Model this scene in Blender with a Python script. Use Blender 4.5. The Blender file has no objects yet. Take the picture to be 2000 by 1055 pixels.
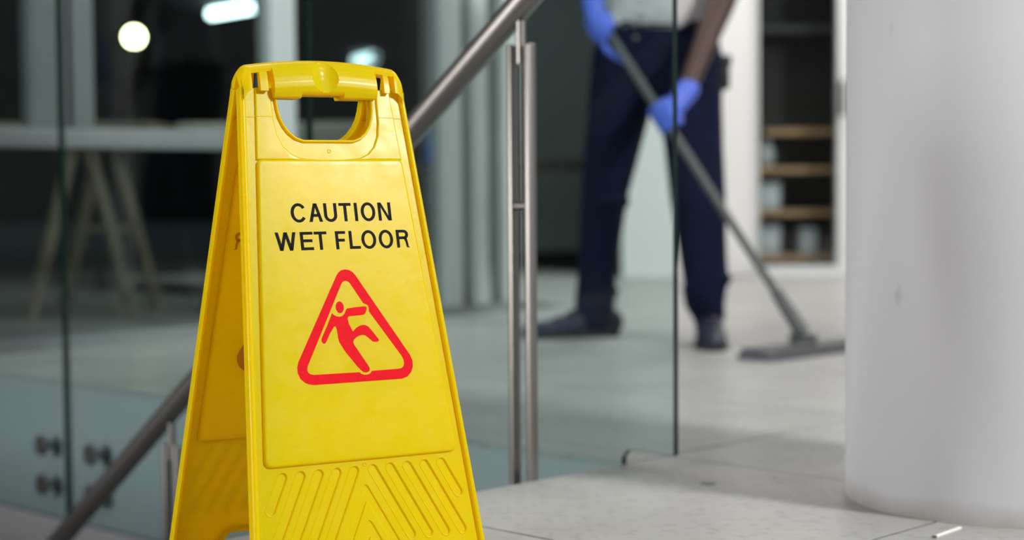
import bpy, bmesh, math, random
from math import sin, cos, tan, pi, radians, sqrt
from mathutils import Vector, Matrix

random.seed(7)
SC = bpy.context.scene
COL = SC.collection

# ------------------------------------------------------------------ camera
CAM_H = 0.4624
PITCH, ROLL, FPX = 0.051174, 0.00754, 3308.9
cam_d = bpy.data.cameras.new('camera')
cam = bpy.data.objects.new('camera', cam_d)
COL.objects.link(cam)
cam_d.sensor_fit = 'HORIZONTAL'
cam_d.sensor_width = 36.0
cam_d.lens = FPX / 2000.0 * 36.0
cam_d.clip_start, cam_d.clip_end = 0.05, 200
cam_d.dof.use_dof = True
cam_d.dof.focus_distance = 1.93
cam_d.dof.aperture_fstop = 2.9
cam.matrix_world = (Matrix.Translation((0, 0, CAM_H)) @ Matrix.Rotation(pi / 2 - PITCH, 4, 'X')
                    @ Matrix.Rotation(-ROLL, 4, 'Z'))
SC.camera = cam

# ------------------------------------------------------------------ world, exposure
SC.view_settings.view_transform = 'Standard'
SC.view_settings.look = 'None'
SC.view_settings.exposure = 0.0
SC.view_settings.gamma = 1.0
SC.view_settings.use_curve_mapping = False
SC.cycles.max_bounces = 7
SC.cycles.glossy_bounces = 2
SC.cycles.caustics_reflective = False
SC.cycles.caustics_refractive = False
world = bpy.data.worlds.new('night_sky')
SC.world = world
world.use_nodes = True
bgn = world.node_tree.nodes['Background']
bgn.inputs['Color'].default_value = (0.55, 0.66, 0.70, 1)
bgn.inputs['Strength'].default_value = 0.02

# ceiling lamps: (x, y, size x, size y, watts)   the first one throws the column's shadow
CEIL_Z = 3.5
LAMPS = [(1.2, 0.3, 1.2, 0.6, 3), (-1.9, 0.6, 1.2, 0.6, 6),
         (1.6, 5.0, 1.2, 0.6, 15), (3.9, 3.6, 1.2, 0.6, 8),
         (1.5, 7.3, 1.2, 0.6, 72), (3.9, 7.1, 1.2, 0.6, 50),
         (-0.75, 4.2, 1.2, 0.6, 26)]
LAMP_COL = (1.0, 0.98, 0.955)
FLOOD, FLOOD_AIM, FLOOD_W = Vector((3.70, -0.25, 3.00)), Vector((0.1, 2.6, 0.3)), 262
def area_lamp(loc, rot, sx, sy, w):
    ld = bpy.data.lights.new('lamp_glow', 'AREA')
    ld.shape = 'RECTANGLE'
    ld.size, ld.size_y = sx, sy
    ld.energy = w
    ld.color = LAMP_COL
    lo = bpy.data.objects.new('lamp_glow', ld)
    lo.location = loc
    lo.rotation_euler = rot
    COL.objects.link(lo)
for (x, y, sx, sy, w) in LAMPS:
    area_lamp((x, y, CEIL_Z - 0.075), (0, 0, 0), sx, sy, w)
FLOOD_ROT = (FLOOD_AIM - FLOOD).to_track_quat('-Z', 'Y').to_euler()
area_lamp(FLOOD + (FLOOD_AIM - FLOOD).normalized() * 0.05, FLOOD_ROT, 0.62, 0.50, FLOOD_W)
FILL_LAMP = Vector((-4.54, 0.80, 0.80))  # unseen fill light, added to brighten column, sign interior and stair wall
area_lamp(FILL_LAMP + Vector((0.06, 0, 0)), (0, -pi / 2, 0), 0.9, 1.4, 150)

# ------------------------------------------------------------------ building axes (the stair and the tiles run at 45.7 degrees)
AANG = 0.79705
E1 = Vector((cos(AANG), sin(AANG), 0))
E2 = Vector((-sin(AANG), cos(AANG), 0))
def ab(a, b, z=0.0):
    v = E1 * a + E2 * b
    return Vector((v.x, v.y, z))

# ------------------------------------------------------------------ materials
def srgb(r, g, b):
    f = lambda c: c / 12.92 if c <= 0.04045 else ((c + 0.055) / 1.055) ** 2.4
    return (f(r / 255), f(g / 255), f(b / 255), 1.0)

def mat(name, col, rough=0.5, metal=0.0, spec=0.5, noise=0.0, nscale=12.0, bump=0.0, bscale=60.0, emit=None, estr=0.0, coat=0.0):
    m = bpy.data.materials.new(name)
    m.use_nodes = True
    nt = m.node_tree
    p = nt.nodes['Principled BSDF']
    p.inputs['Base Color'].default_value = col
    p.inputs['Roughness'].default_value = rough
    p.inputs['Metallic'].default_value = metal
    p.inputs['Specular IOR Level'].default_value = spec
    if coat:
        p.inputs['Coat Weight'].default_value = coat
        p.inputs['Coat Roughness'].default_value = 0.15
    if noise or bump:
        tc = nt.nodes.new('ShaderNodeTexCoord')
    if noise:
        n = nt.nodes.new('ShaderNodeTexNoise')
        n.inputs['Scale'].default_value = nscale
        n.inputs['Detail'].default_value = 5
        nt.links.new(tc.outputs['Object'], n.inputs['Vector'])
        r = nt.nodes.new('ShaderNodeValToRGB')
        r.color_ramp.elements[0].position = 0.3
        r.color_ramp.elements[1].position = 0.7
        r.color_ramp.elements[0].color = tuple(c * (1 - noise) for c in col[:3]) + (1,)
        r.color_ramp.elements[1].color = tuple(min(1, c * (1 + noise)) for c in col[:3]) + (1,)
        nt.links.new(n.outputs['Fac'], r.inputs['Fac'])
        nt.links.new(r.outputs['Color'], p.inputs['Base Color'])
    if bump:
        n2 = nt.nodes.new('ShaderNodeTexNoise')
        n2.inputs['Scale'].default_value = bscale
        n2.inputs['Detail'].default_value = 4
        nt.links.new(tc.outputs['Object'], n2.inputs['Vector'])
        b = nt.nodes.new('ShaderNodeBump')
        b.inputs['Strength'].default_value = bump
        b.inputs['Distance'].default_value = 0.002
        nt.links.new(n2.outputs['Fac'], b.inputs['Height'])
        nt.links.new(b.outputs['Normal'], p.inputs['Normal'])
    if emit:
        p.inputs['Emission Color'].default_value = emit
        p.inputs['Emission Strength'].default_value = estr
    return m

def glass_mat(name, tint, refl=1.0):
    m = bpy.data.materials.new(name)
    m.use_nodes = True
    nt = m.node_tree
    nt.nodes.clear()
    out = nt.nodes.new('ShaderNodeOutputMaterial')
    tr = nt.nodes.new('ShaderNodeBsdfTransparent')
    tr.inputs['Color'].default_value = tint
    gl = nt.nodes.new('ShaderNodeBsdfGlossy')
    gl.inputs['Roughness'].default_value = 0.02
    gl.inputs['Color'].default_value = (refl, refl, refl, 1)
    fr = nt.nodes.new('ShaderNodeFresnel')
    fr.inputs['IOR'].default_value = 1.45
    mx = nt.nodes.new('ShaderNodeMixShader')
    ge = nt.nodes.new('ShaderNodeNewGeometry')
    ff = nt.nodes.new('ShaderNodeMath'); ff.operation = 'SUBTRACT'; ff.inputs[0].default_value = 1.0
    nt.links.new(ge.outputs['Backfacing'], ff.inputs[1])
    fm = nt.nodes.new('ShaderNodeMath'); fm.operation = 'MULTIPLY'
    nt.links.new(ff.outputs[0], fm.inputs[0]); nt.links.new(fr.outputs[0], fm.inputs[1])
    nt.links.new(fm.outputs[0], mx.inputs[0])
    nt.links.new(tr.outputs[0], mx.inputs[1])
    nt.links.new(gl.outputs[0], mx.inputs[2])
    nt.links.new(mx.outputs[0], out.inputs[0])
    return m

def stone_mat():
    m = bpy.data.materials.new('grey_stone_tile')
    m.use_nodes = True
    nt = m.node_tree
    p = nt.nodes['Principled BSDF']
    geo = nt.nodes.new('ShaderNodeNewGeometry')
    n1 = nt.nodes.new('ShaderNodeTexNoise')
    n1.inputs['Scale'].default_value = 3.2
    n1.inputs['Detail'].default_value = 7
    n1.inputs['Roughness'].default_value = 0.62
    nt.links.new(geo.outputs['Position'], n1.inputs['Vector'])
    r1 = nt.nodes.new('ShaderNodeValToRGB')
    r1.color_ramp.elements[0].position = 0.32
    r1.color_ramp.elements[0].color = srgb(160, 160, 158)
    r1.color_ramp.elements[1].position = 0.68
    r1.color_ramp.elements[1].color = srgb(176, 176, 174)
    nt.links.new(n1.outputs['Fac'], r1.inputs['Fac'])
    n2 = nt.nodes.new('ShaderNodeTexNoise')
    n2.inputs['Scale'].default_value = 55
    n2.inputs['Detail'].default_value = 6
    nt.links.new(geo.outputs['Position'], n2.inputs['Vector'])
    r2 = nt.nodes.new('ShaderNodeValToRGB')
    r2.color_ramp.elements[0].position = 0.30
    r2.color_ramp.elements[0].color = (0.84, 0.835, 0.82, 1)
    r2.color_ramp.elements[1].position = 0.48
    r2.color_ramp.elements[1].color = (1, 1, 1, 1)
    nt.links.new(n2.outputs['Fac'], r2.inputs['Fac'])
    mul = nt.nodes.new('ShaderNodeMix')
    mul.data_type = 'RGBA'
    mul.blend_type = 'MULTIPLY'
    mul.inputs[0].default_value = 1.0
    nt.links.new(r1.outputs['Color'], mul.inputs[6])
    nt.links.new(r2.outputs['Color'], mul.inputs[7])
    nt.links.new(mul.outputs[2], p.inputs['Base Color'])
    p.inputs['Roughness'].default_value = 0.9
    p.inputs['Specular IOR Level'].default_value = 0.0
    # worn satin polish: a weak sheen that grows towards grazing angles
    lw = nt.nodes.new('ShaderNodeLayerWeight'); lw.inputs['Blend'].default_value = 0.5
    pw = nt.nodes.new('ShaderNodeMath'); pw.operation = 'POWER'; pw.inputs[1].default_value = 3.0
    nt.links.new(lw.outputs['Facing'], pw.inputs[0])
    ma = nt.nodes.new('ShaderNodeMath'); ma.operation = 'MULTIPLY_ADD'; ma.inputs[1].default_value = 0.17; ma.inputs[2].default_value = 0.015
    nt.links.new(pw.outputs[0], ma.inputs[0])
    gl = nt.nodes.new('ShaderNodeBsdfGlossy'); gl.inputs['Roughness'].default_value = 0.27
    mxs = nt.nodes.new('ShaderNodeMixShader')
    nt.links.new(ma.outputs[0], mxs.inputs[0]); nt.links.new(p.outputs[0], mxs.inputs[1]); nt.links.new(gl.outputs[0], mxs.inputs[2])
    nt.links.new(mxs.outputs[0], nt.nodes['Material Output'].inputs['Surface'])
    return m

def plastic_mat():
    m = bpy.data.materials.new('yellow_plastic')
    m.use_nodes = True
    nt = m.node_tree
    p = nt.nodes['Principled BSDF']
    tc = nt.nodes.new('ShaderNodeTexCoord')
    base = (0.880, 1.0, 0.003, 1)
    pale = (0.880, 0.960, 0.090, 1)
    # fine scuffs: stretched noises, gives pale scratches and uneven gloss
    mp = nt.nodes.new('ShaderNodeMapping')
    mp.inputs['Scale'].default_value = (18, 150, 60)
    mp.inputs['Rotation'].default_value = (0, 0, 0.35)
    nt.links.new(tc.outputs['Object'], mp.inputs['Vector'])
    n = nt.nodes.new('ShaderNodeTexNoise')
    n.inputs['Scale'].default_value = 3.0
    n.inputs['Detail'].default_value = 6
    nt.links.new(mp.outputs[0], n.inputs['Vector'])
    r = nt.nodes.new('ShaderNodeValToRGB')
    r.color_ramp.elements[0].position = 0.62
    r.color_ramp.elements[0].color = base
    r.color_ramp.elements[1].position = 0.80
    r.color_ramp.elements[1].color = pale
    nt.links.new(n.outputs['Fac'], r.inputs['Fac'])
    nt.links.new(r.outputs['Color'], p.inputs['Base Color'])
    n2 = nt.nodes.new('ShaderNodeTexNoise')
    n2.inputs['Scale'].default_value = 38
    n2.inputs['Detail'].default_value = 6
    nt.links.new(tc.outputs['Object'], n2.inputs['Vector'])
    mr = nt.nodes.new('ShaderNodeMapRange')
    mr.inputs['From Min'].default_value = 0.3
    mr.inputs['From Max'].default_value = 0.7
    mr.inputs['To Min'].default_value = 0.20
    mr.inputs['To Max'].default_value = 0.32
    nt.links.new(n2.outputs['Fac'], mr.inputs['Value'])
    nt.links.new(mr.outputs[0], p.inputs['Roughness'])
    bp = nt.nodes.new('ShaderNodeBump')
    bp.inputs['Strength'].default_value = 0.06
    bp.inputs['Distance'].default_value = 0.001
    n3 = nt.nodes.new('ShaderNodeTexNoise')
    n3.inputs['Scale'].default_value = 90
    nt.links.new(tc.outputs['Object'], n3.inputs['Vector'])
    nt.links.new(n3.outputs['Fac'], bp.inputs['Height'])
    nt.links.new(bp.outputs['Normal'], p.inputs['Normal'])
    p.inputs['Specular IOR Level'].default_value = 0.32
    # thin moulded plastic lets some warm light through
    tl = nt.nodes.new('ShaderNodeBsdfTranslucent')
    tl.inputs['Color'].default_value = (1.0, 0.60, 0.0, 1)
    mxs = nt.nodes.new('ShaderNodeMixShader')
    mxs.inputs[0].default_value = 0.60
    out = nt.nodes['Material Output']
    nt.links.new(p.outputs[0], mxs.inputs[1]); nt.links.new(tl.outputs[0], mxs.inputs[2])
    nt.links.new(mxs.outputs[0], out.inputs['Surface'])
    return m

M = {}
M['plastic'] = plastic_mat()
M['print_black'] = mat('black_print', (0.005, 0.006, 0.007, 1), 0.5, spec=0.05, noise=0.3, nscale=300)
M['print_red'] = mat('red_print', (0.74, 0.006, 0.016, 1), 0.5, spec=0.05, noise=0.08, nscale=160)
M['ghost'] = mat('print_showing_through', (0.50, 0.20, 0.003, 1), 0.5)
M['stone'] = stone_mat()
M['grout'] = mat('dark_grout', (0.05, 0.05, 0.048, 1), 0.9)
M['white_wall'] = mat('white_paint', (0.80, 0.80, 0.79, 1), 0.6, bump=0.05, bscale=120)
M['grey_wall'] = mat('grey_stair_paint', (0.42, 0.415, 0.44, 1), 0.7)
M['ceiling'] = mat('ceiling_paint', (0.45, 0.45, 0.45, 1), 0.8)
M['side_wall'] = mat('grey_side_wall_paint', (0.34, 0.34, 0.34, 1), 0.7)
M['column'] = None
M['glass'] = glass_mat('green_tinted_glass', (0.868, 0.943, 0.938, 1))
M['pane'] = glass_mat('window_glass', (0.95, 0.97, 0.965, 1))
M['glass_edge'] = mat('glass_edge_green', (0.006, 0.045, 0.035, 1), 0.2, spec=0.6)
M['steel'] = mat('brushed_steel', (0.30, 0.28, 0.27, 1), 0.40, metal=1.0, bump=0.03, bscale=300)
M['steel_dark'] = mat('dark_steel', (0.30, 0.30, 0.30, 1), 0.38, metal=1.0)
M['alu'] = mat('grey_aluminium', (0.27, 0.285, 0.29, 1), 0.45, noise=0.05)
M['white_alu'] = mat('white_aluminium', (0.72, 0.74, 0.74, 1), 0.45)
M['dark'] = mat('dark_paint', (0.03, 0.033, 0.033, 1), 0.7)
M['passage'] = mat('grey_green_paint', (0.72, 0.82, 0.80, 1), 0.7)
M['paving'] = mat('dark_paving', (0.16, 0.165, 0.165, 1), 0.55, noise=0.2, nscale=3)
M['wood'] = mat('pale_wood', (0.17, 0.14, 0.10, 1), 0.55, noise=0.2, nscale=20)
M['shelf_wood'] = mat('oak_shelf', (0.40, 0.25, 0.12, 1), 0.5, noise=0.2, nscale=20)
M['table_top'] = mat('cream_table_top', (0.50, 0.48, 0.43, 1), 0.45)
M['navy'] = mat('navy_cloth', (0.0022, 0.0048, 0.024, 1), 0.85, spec=0.2, noise=0.3, nscale=30, bump=0.3, bscale=40)
M['shirt'] = mat('pale_grey_cloth', (0.52, 0.51, 0.52, 1), 0.85, noise=0.08, nscale=20, bump=0.3, bscale=30)
M['skin'] = mat('brown_skin', (0.065, 0.030, 0.022, 1), 0.45, noise=0.1, nscale=20)
M['glove'] = mat('blue_nitrile', (0.085, 0.15, 0.70, 1), 0.42)
M['shoe'] = mat('navy_shoe', (0.008, 0.012, 0.034, 1), 0.6)
M['black'] = mat('black_leather', (0.006, 0.006, 0.007, 1), 0.5)
M['hair'] = mat('black_hair', (0.006, 0.005, 0.005, 1), 0.7, bump=0.8, bscale=80)
M['eye'] = mat('eye_white', (0.75, 0.73, 0.70, 1), 0.2)
M['lips'] = mat('lips', (0.14, 0.045, 0.04, 1), 0.4)
M['mop_grey'] = mat('grey_mop_plastic', (0.075, 0.08, 0.082, 1), 0.45)
M['mop_pad'] = mat('slate_mop_pad', (0.10, 0.10, 0.115, 1), 0.9, bump=0.6, bscale=200)
M['pale_blue'] = mat('pale_blue_ceramic', (0.50, 0.57, 0.61, 1), 0.4)
M['blue'] = mat('blue_plastic', (0.03, 0.20, 0.72, 1), 0.35)
M['globe'] = mat('lit_globe', (1, 1, 0.8, 1), 0.4, emit=(1.0, 0.98, 0.50, 1), estr=22)
M['tube'] = mat('lit_tube', (1, 1, 1, 1), 0.4, emit=(0.80, 0.97, 1.0, 1), estr=9)
M['tube_dim'] = mat('lit_tube_dim', (1, 1, 1, 1), 0.4, emit=(0.75, 0.97, 1.0, 1), estr=2.6)
M['diffuser'] = mat('lit_diffuser', (1, 1, 1, 1), 0.5, emit=(1.0, 0.97, 0.93, 1), estr=0.7)
M['paper'] = mat('white_paper', (0.82, 0.81, 0.77, 1), 0.7)
M['stain'] = mat('dark_rubber', (0.12, 0.12, 0.115, 1), 0.6)

def column_mat():
    m = bpy.data.materials.new('grey_column_paint')
    m.use_nodes = True
    nt = m.node_tree
    p = nt.nodes['Principled BSDF']
    tc = nt.nodes.new('ShaderNodeTexCoord')
    # small scuff marks
    mp = nt.nodes.new('ShaderNodeMapping')
    mp.inputs['Scale'].default_value = (1, 1, 0.45)
    nt.links.new(tc.outputs['Object'], mp.inputs['Vector'])
    n = nt.nodes.new('ShaderNodeTexNoise')
    n.inputs['Scale'].default_value = 26
    n.inputs['Detail'].default_value = 3
    nt.links.new(mp.outputs[0], n.inputs['Vector'])
    r = nt.nodes.new('ShaderNodeValToRGB')
    r.color_ramp.elements[0].position = 0.22
    r.color_ramp.elements[0].color = (0.46, 0.46, 0.46, 1)
    r.color_ramp.elements[1].position = 0.31
    r.color_ramp.elements[1].color = (0.58, 0.585, 0.62, 1)
    nt.links.new(n.outputs['Fac'], r.inputs['Fac'])
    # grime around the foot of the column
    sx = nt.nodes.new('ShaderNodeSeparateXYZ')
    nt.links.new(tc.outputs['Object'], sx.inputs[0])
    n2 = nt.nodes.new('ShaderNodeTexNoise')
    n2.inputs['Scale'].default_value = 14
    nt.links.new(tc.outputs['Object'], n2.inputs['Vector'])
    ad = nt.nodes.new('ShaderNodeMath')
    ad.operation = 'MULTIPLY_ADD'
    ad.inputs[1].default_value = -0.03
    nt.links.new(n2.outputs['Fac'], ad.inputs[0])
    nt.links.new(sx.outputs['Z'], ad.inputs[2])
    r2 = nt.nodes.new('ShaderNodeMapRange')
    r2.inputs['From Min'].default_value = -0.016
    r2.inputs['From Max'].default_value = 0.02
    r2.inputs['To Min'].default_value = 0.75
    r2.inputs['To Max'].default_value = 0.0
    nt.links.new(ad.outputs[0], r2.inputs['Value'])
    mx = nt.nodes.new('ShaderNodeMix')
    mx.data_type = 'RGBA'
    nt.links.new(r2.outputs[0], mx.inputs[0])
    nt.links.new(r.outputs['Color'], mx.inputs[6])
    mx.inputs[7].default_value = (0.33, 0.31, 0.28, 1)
    nt.links.new(mx.outputs[2], p.inputs['Base Color'])
    p.inputs['Roughness'].default_value = 0.55
    return m
M['column'] = column_mat()

# ------------------------------------------------------------------ mesh helpers
def bbox(bm, x0, x1, y0, y1, z0, z1):
    vs = [bm.verts.new(c) for c in ((x0, y0, z0), (x1, y0, z0), (x1, y1, z0), (x0, y1, z0),
                                    (x0, y0, z1), (x1, y0, z1), (x1, y1, z1), (x0, y1, z1))]
    for f in ((0, 3, 2, 1), (4, 5, 6, 7), (0, 1, 5, 4), (1, 2, 6, 5), (2, 3, 7, 6), (3, 0, 4, 7)):
        bm.faces.new([vs[i] for i in f])
    return vs

def tube(bm, p0, p1, r0, r1=None, seg=20, ref=None):
    """closed tapered tube"""
    if r1 is None: r1 = r0
    p0, p1 = Vector(p0), Vector(p1)
    d = (p1 - p0).normalized()
    up = Vector((0, 0, 1)) if abs(d.z) < 0.9 else Vector((1, 0, 0))
    x = d.cross(up).normalized(); y = d.cross(x).normalized()
    a, b = [], []
    for i in range(seg):
        t = 2 * pi * i / seg
        o = x * cos(t) + y * sin(t)
        a.append(bm.verts.new(p0 + o * r0)); b.append(bm.verts.new(p1 + o * r1))
    for i in range(seg):
        j = (i + 1) % seg
        bm.faces.new((a[i], b[i], b[j], a[j]))
    bm.faces.new(a); bm.faces.new(b[::-1])

def sphere(bm, c, r, seg=16, rings=10, rot=None):
    if not hasattr(r, '__len__'): r = (r, r, r)
    m = Matrix.Translation(c) @ (rot.to_4x4() if rot else Matrix.Identity(4)) @ Matrix.Diagonal((r[0], r[1], r[2], 1))
    bmesh.ops.create_uvsphere(bm, u_segments=seg, v_segments=rings, radius=1.0, matrix=m)

def lathe(bm, prof, seg=40, c=(0, 0, 0)):
    rings = []
    for (r, z) in prof:
        rings.append([bm.verts.new((c[0] + r * cos(2 * pi * i / seg), c[1] + r * sin(2 * pi * i / seg), c[2] + z)) for i in range(seg)])
    for k in range(len(rings) - 1):
        for i in range(seg):
            j = (i + 1) % seg
            bm.faces.new((rings[k][i], rings[k][j], rings[k + 1][j], rings[k + 1][i]))
    bm.faces.new(rings[0][::-1]); bm.faces.new(rings[-1])

def bevel(bm, w, seg=2):
    bmesh.ops.bevel(bm, geom=list(bm.edges), offset=w, segments=seg, affect='EDGES', profile=0.5, clamp_overlap=True)

def finish(me, smooth=True, ang=35):
    if smooth:
        for p in me.polygons: p.use_smooth = True
        me.set_sharp_from_angle(angle=radians(ang))

def mk(name, bm, m, parent=None, loc=(0, 0, 0), rz=0.0, smooth=True, ang=35, kind=None):
    me = bpy.data.meshes.new(name)
    bmesh.ops.recalc_face_normals(bm, faces=bm.faces)
    bm.to_mesh(me); bm.free()
    finish(me, smooth, ang)
    me.materials.append(m)
    o = bpy.data.objects.new(name, me)
    COL.objects.link(o)
    o.location = loc
    o.rotation_euler = (0, 0, rz)
    if parent: o.parent = parent
    if kind: o['kind'] = kind
    return o

def mkmesh(name, me, m, parent=None, loc=(0, 0, 0), rz=0.0):
    me.materials.clear(); me.materials.append(m)
    o = bpy.data.objects.new(name, me); COL.objects.link(o)
    o.location = loc; o.rotation_euler = (0, 0, rz)
    if parent: o.parent = parent
    return o

def tag(o, label, cat, group=None):
    o['label'] = label; o['category'] = cat
    if group: o['group'] = group
    return o

def struct(o, label=None):
    o['kind'] = 'structure'
    if label: o['label'] = label
    return o

def empty(name, loc=(0, 0, 0), rz=0.0):
    o = bpy.data.objects.new(name, None); COL.objects.link(o)
    o.location = loc; o.rotation_euler = (0, 0, rz)
    o.empty_display_size = 0.1
    return o

def boxobj(name, dims, m, parent=None, loc=(0, 0, 0), rz=0.0, bev=0.0, seg=2):
    bm = bmesh.new()
    bbox(bm, *dims)
    if bev: bevel(bm, bev, seg)
    return mk(name, bm, m, parent, loc, rz)

def loop_area(p):
    return 0.5 * sum(p[i - 1][0] * p[i][1] - p[i][0] * p[i - 1][1] for i in range(len(p)))

def plate_mesh(loops, z0, z1, bev=0.0, res=2, low=True, top=True, sides=True):
    """flat moulded plate from closed 2D outlines (first the outside, then the holes), bevelled edges"""
    from mathutils.geometry import delaunay_2d_cdt
    bm = bmesh.new()
    lps = []
    for i, lp in enumerate(loops):
        lp = list(lp)
        if (loop_area(lp) > 0) != (i == 0): lp = lp[::-1]
        lps.append(lp)
    levels = [(0.0, z0)]
    if bev > 0:
        for k in range(res + 1):
            a = pi / 2 * k / res
            levels.append((bev * (1 - cos(a)), z1 - bev + bev * sin(a)))
    else:
        levels.append((0.0, z1))
    allr = []
    for i, lp in enumerate(lps):
        rows = []
        for d, z in levels:
            q = offset_poly(lp, d if i == 0 else -d) if d > 0 else lp
            rows.append([bm.verts.new((x, y, z)) for x, y in q])
        n = len(lp)
        for r0, r1 in zip(rows, rows[1:]):
            if not sides: break
            for k in range(n):
                m = (k + 1) % n
                bm.faces.new((r0[k], r0[m], r1[m], r1[k]))
        allr.append(rows)
    for lev, flip in ((0, True), (-1, False)):
        if not (low if flip else top): continue
        vs, es, ref = [], [], []
        for rows in allr:
            s = len(vs); n = len(rows[lev])
            for k, v in enumerate(rows[lev]):
                vs.append(Vector((v.co.x, v.co.y))); ref.append(v); es.append((s + k, s + (k + 1) % n))
        ov, oe, of, iv, ie, if_ = delaunay_2d_cdt(vs, es, [], 1, 1e-9)
        zz = levels[lev][1]
        mp = []
        for p, src in zip(ov, iv):
            mp.append(ref[src[0]] if src else bm.verts.new((p.x, p.y, zz)))
        for f in of:
            ff = [mp[k] for k in f]
            if len(set(ff)) < 3: continue
            cx = sum(v.co.x for v in ff) / 3; cy = sum(v.co.y for v in ff) / 3
            cr = 0
            for a_, b_ in es:
                (xa, ya), (xb, yb) = vs[a_], vs[b_]
                if (ya > cy) != (yb > cy) and cx < xa + (cy - ya) / (yb - ya) * (xb - xa): cr += 1
            if cr % 2 == 0: continue
            try: bm.faces.new(ff[::-1] if flip else ff)
            except ValueError: pass
    bmesh.ops.delete(bm, geom=[v for v in bm.verts if not v.link_faces], context='VERTS')
    me = bpy.data.meshes.new('plate')
    bm.to_mesh(me); bm.free()
    return me

def join_meshes(name, meshes):
    bm = bmesh.new()
    for me in meshes:
        bm.from_mesh(me); bpy.data.meshes.remove(me)
    bmesh.ops.remove_doubles(bm, verts=bm.verts, dist=1e-6)
    out = bpy.data.meshes.new(name)
    bm.to_mesh(out); bm.free()
    finish(out, True, 50)
    return out

def offset_poly(pts, d):
    """mitred inward offset of a closed polygon"""
    n = len(pts)
    area = sum(pts[i][0] * pts[(i + 1) % n][1] - pts[(i + 1) % n][0] * pts[i][1] for i in range(n))
    sg = 1 if area > 0 else -1
    out = []
    for i in range(n):
        p0, p1, p2 = Vector(pts[i - 1]), Vector(pts[i]), Vector(pts[(i + 1) % n])
        d1 = (p1 - p0).normalized(); d2 = (p2 - p1).normalized()
        n1 = Vector((-d1.y, d1.x)) * sg; n2 = Vector((-d2.y, d2.x)) * sg
        b = (n1 + n2)
        b = b / max(b.length_squared, 1e-9) * 2
        out.append(tuple(p1 + b * d))
    return out

def round_poly(pts, radii, seg=6):
    n = len(pts); out = []
    for i in range(n):
        r = radii[i] if hasattr(radii, '__len__') else radii
        p0, p1, p2 = Vector(pts[i - 1]), Vector(pts[i]), Vector(pts[(i + 1) % n])
        if r <= 0: out.append(tuple(p1)); continue
        a = (p0 - p1).normalized(); b = (p2 - p1).normalized()
        ang = a.angle(b)
        t = min(r / tan(ang / 2), (p0 - p1).length * 0.49, (p2 - p1).length * 0.49)
        q0, q2 = p1 + a * t, p1 + b * t
        for k in range(seg + 1):
            s = k / seg
            out.append(tuple(q0 * (1 - s) ** 2 + p1 * 2 * s * (1 - s) + q2 * s ** 2))
    return out

# ================================================================== SETTING
L1B = 1.805      # top edge of the stair
L2A = 2.13       # edge of the far floor beside the stair
W1B = 4.30       # glazed wall
ST0 = 0.70       # near side of the stair

# floor slab
bm = bmesh.new()
bbox(bm, -6, 12, -6, L1B - 0.03, -0.02, -0.0008)
bbox(bm, L2A + 0.03, 4.45, L1B - 0.03, W1B + 0.06, -0.02, -0.0008)
bbox(bm, 4.45, 12, L1B, 9.5, -0.02, -0.0008)
bbox(bm, -6, ST0, L1B, W1B + 0.06, -0.02, -0.0008)
floor = struct(mk('floor', bm, M['grout'], rz=AANG, smooth=False), 'large pale grey stone floor tiles with thin dark joints')
# stone tiles, each a part of the floor
T = 0.625
J = 0.0048
def tile_mesh(w, d):
    b = bmesh.new()
    bbox(b, J / 2, w - J / 2, J / 2, d - J / 2, -0.012, 0.0)
    me = bpy.data.meshes.new('tile'); bmesh.ops.recalc_face_normals(b, faces=b.faces); b.to_mesh(me); b.free()
    me.materials.append(M['stone'])
    return me
full = tile_mesh(T, T)
strip = tile_mesh(0.085, T)
cells = []
for i in range(-8, 18):
    for k in range(-9, 15):
        a0, b0 = 2.215 + T * (i - 1), L1B + T * (k - 1)
        if b0 >= L1B - 0.01:
            if a0 < 2.2 : continue
            if b0 + T > W1B + 0.1 and a0 < 4.40: continue
        p = ab(a0 + T / 2, b0 + T / 2)
        if p.y > 8.6 or p.y < -1.2 or abs(p.x) > 0.42 * max(p.y, 0) + 1.5: continue
        d = p.length + (2.5 if p.y < 0.5 else 0) + (1.2 if abs(p.x) > 0.45 * p.y + 0.6 else 0)
        cells.append((d, a0, b0))
cells.sort(); print('TILES', len(cells))
for d, a0, b0 in cells[:285]:
    o = bpy.data.objects.new('tile', full); COL.objects.link(o)
    o.location = (a0, b0, 0); o.parent = floor
for k in range(4):
    o = bpy.data.objects.new('tile', strip); COL.objects.link(o)
    o.location = (2.215 - 0.085, L1B + T * k, 0); o.parent = floor
# stair: walls and steps
bm = bmesh.new(); bbox(bm, L2A, L2A + 0.2, L1B - 0.2, 6.0, -2.8, -0.0125)
struct(mk('wall_stair', bm, M['grey_wall'], rz=AANG, smooth=False), 'grey painted side wall of the stairwell')
bm = bmesh.new(); bbox(bm, ST0 - 0.2, ST0, L1B - 0.2, 6.0, -2.8, -0.0125)
struct(mk('wall_stair_near', bm, M['grey_wall'], rz=AANG, smooth=False))
bm = bmesh.new(); bbox(bm, ST0, L2A, L1B - 0.2, L1B - 0.006, -2.8, -0.0125)
struct(mk('wall_stair_head', bm, M['grey_wall'], rz=AANG, smooth=False))
bm = bmesh.new(); bbox(bm, ST0 - 0.2, L2A + 0.2, 5.4, 5.6, -2.8, -0.05)
struct(mk('wall_stair_end', bm, M['grey_wall'], rz=AANG, smooth=False))
stair = empty('staircase', ab(1.4, L1B, 0), AANG)
struct(stair, 'stone stairs going down beside the glass balustrade')
RUN, RISE = 0.27, 0.20
for k in range(11):
    bm = bmesh.new()
    bbox(bm, ST0 - 1.4, L2A - 1.4, RUN * k, RUN * (k + 1) + 0.02, -RISE * (k + 1) - 0.19, -RISE * (k + 1))
    mk('step', bm, M['stone'], stair, smooth=False)

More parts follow.
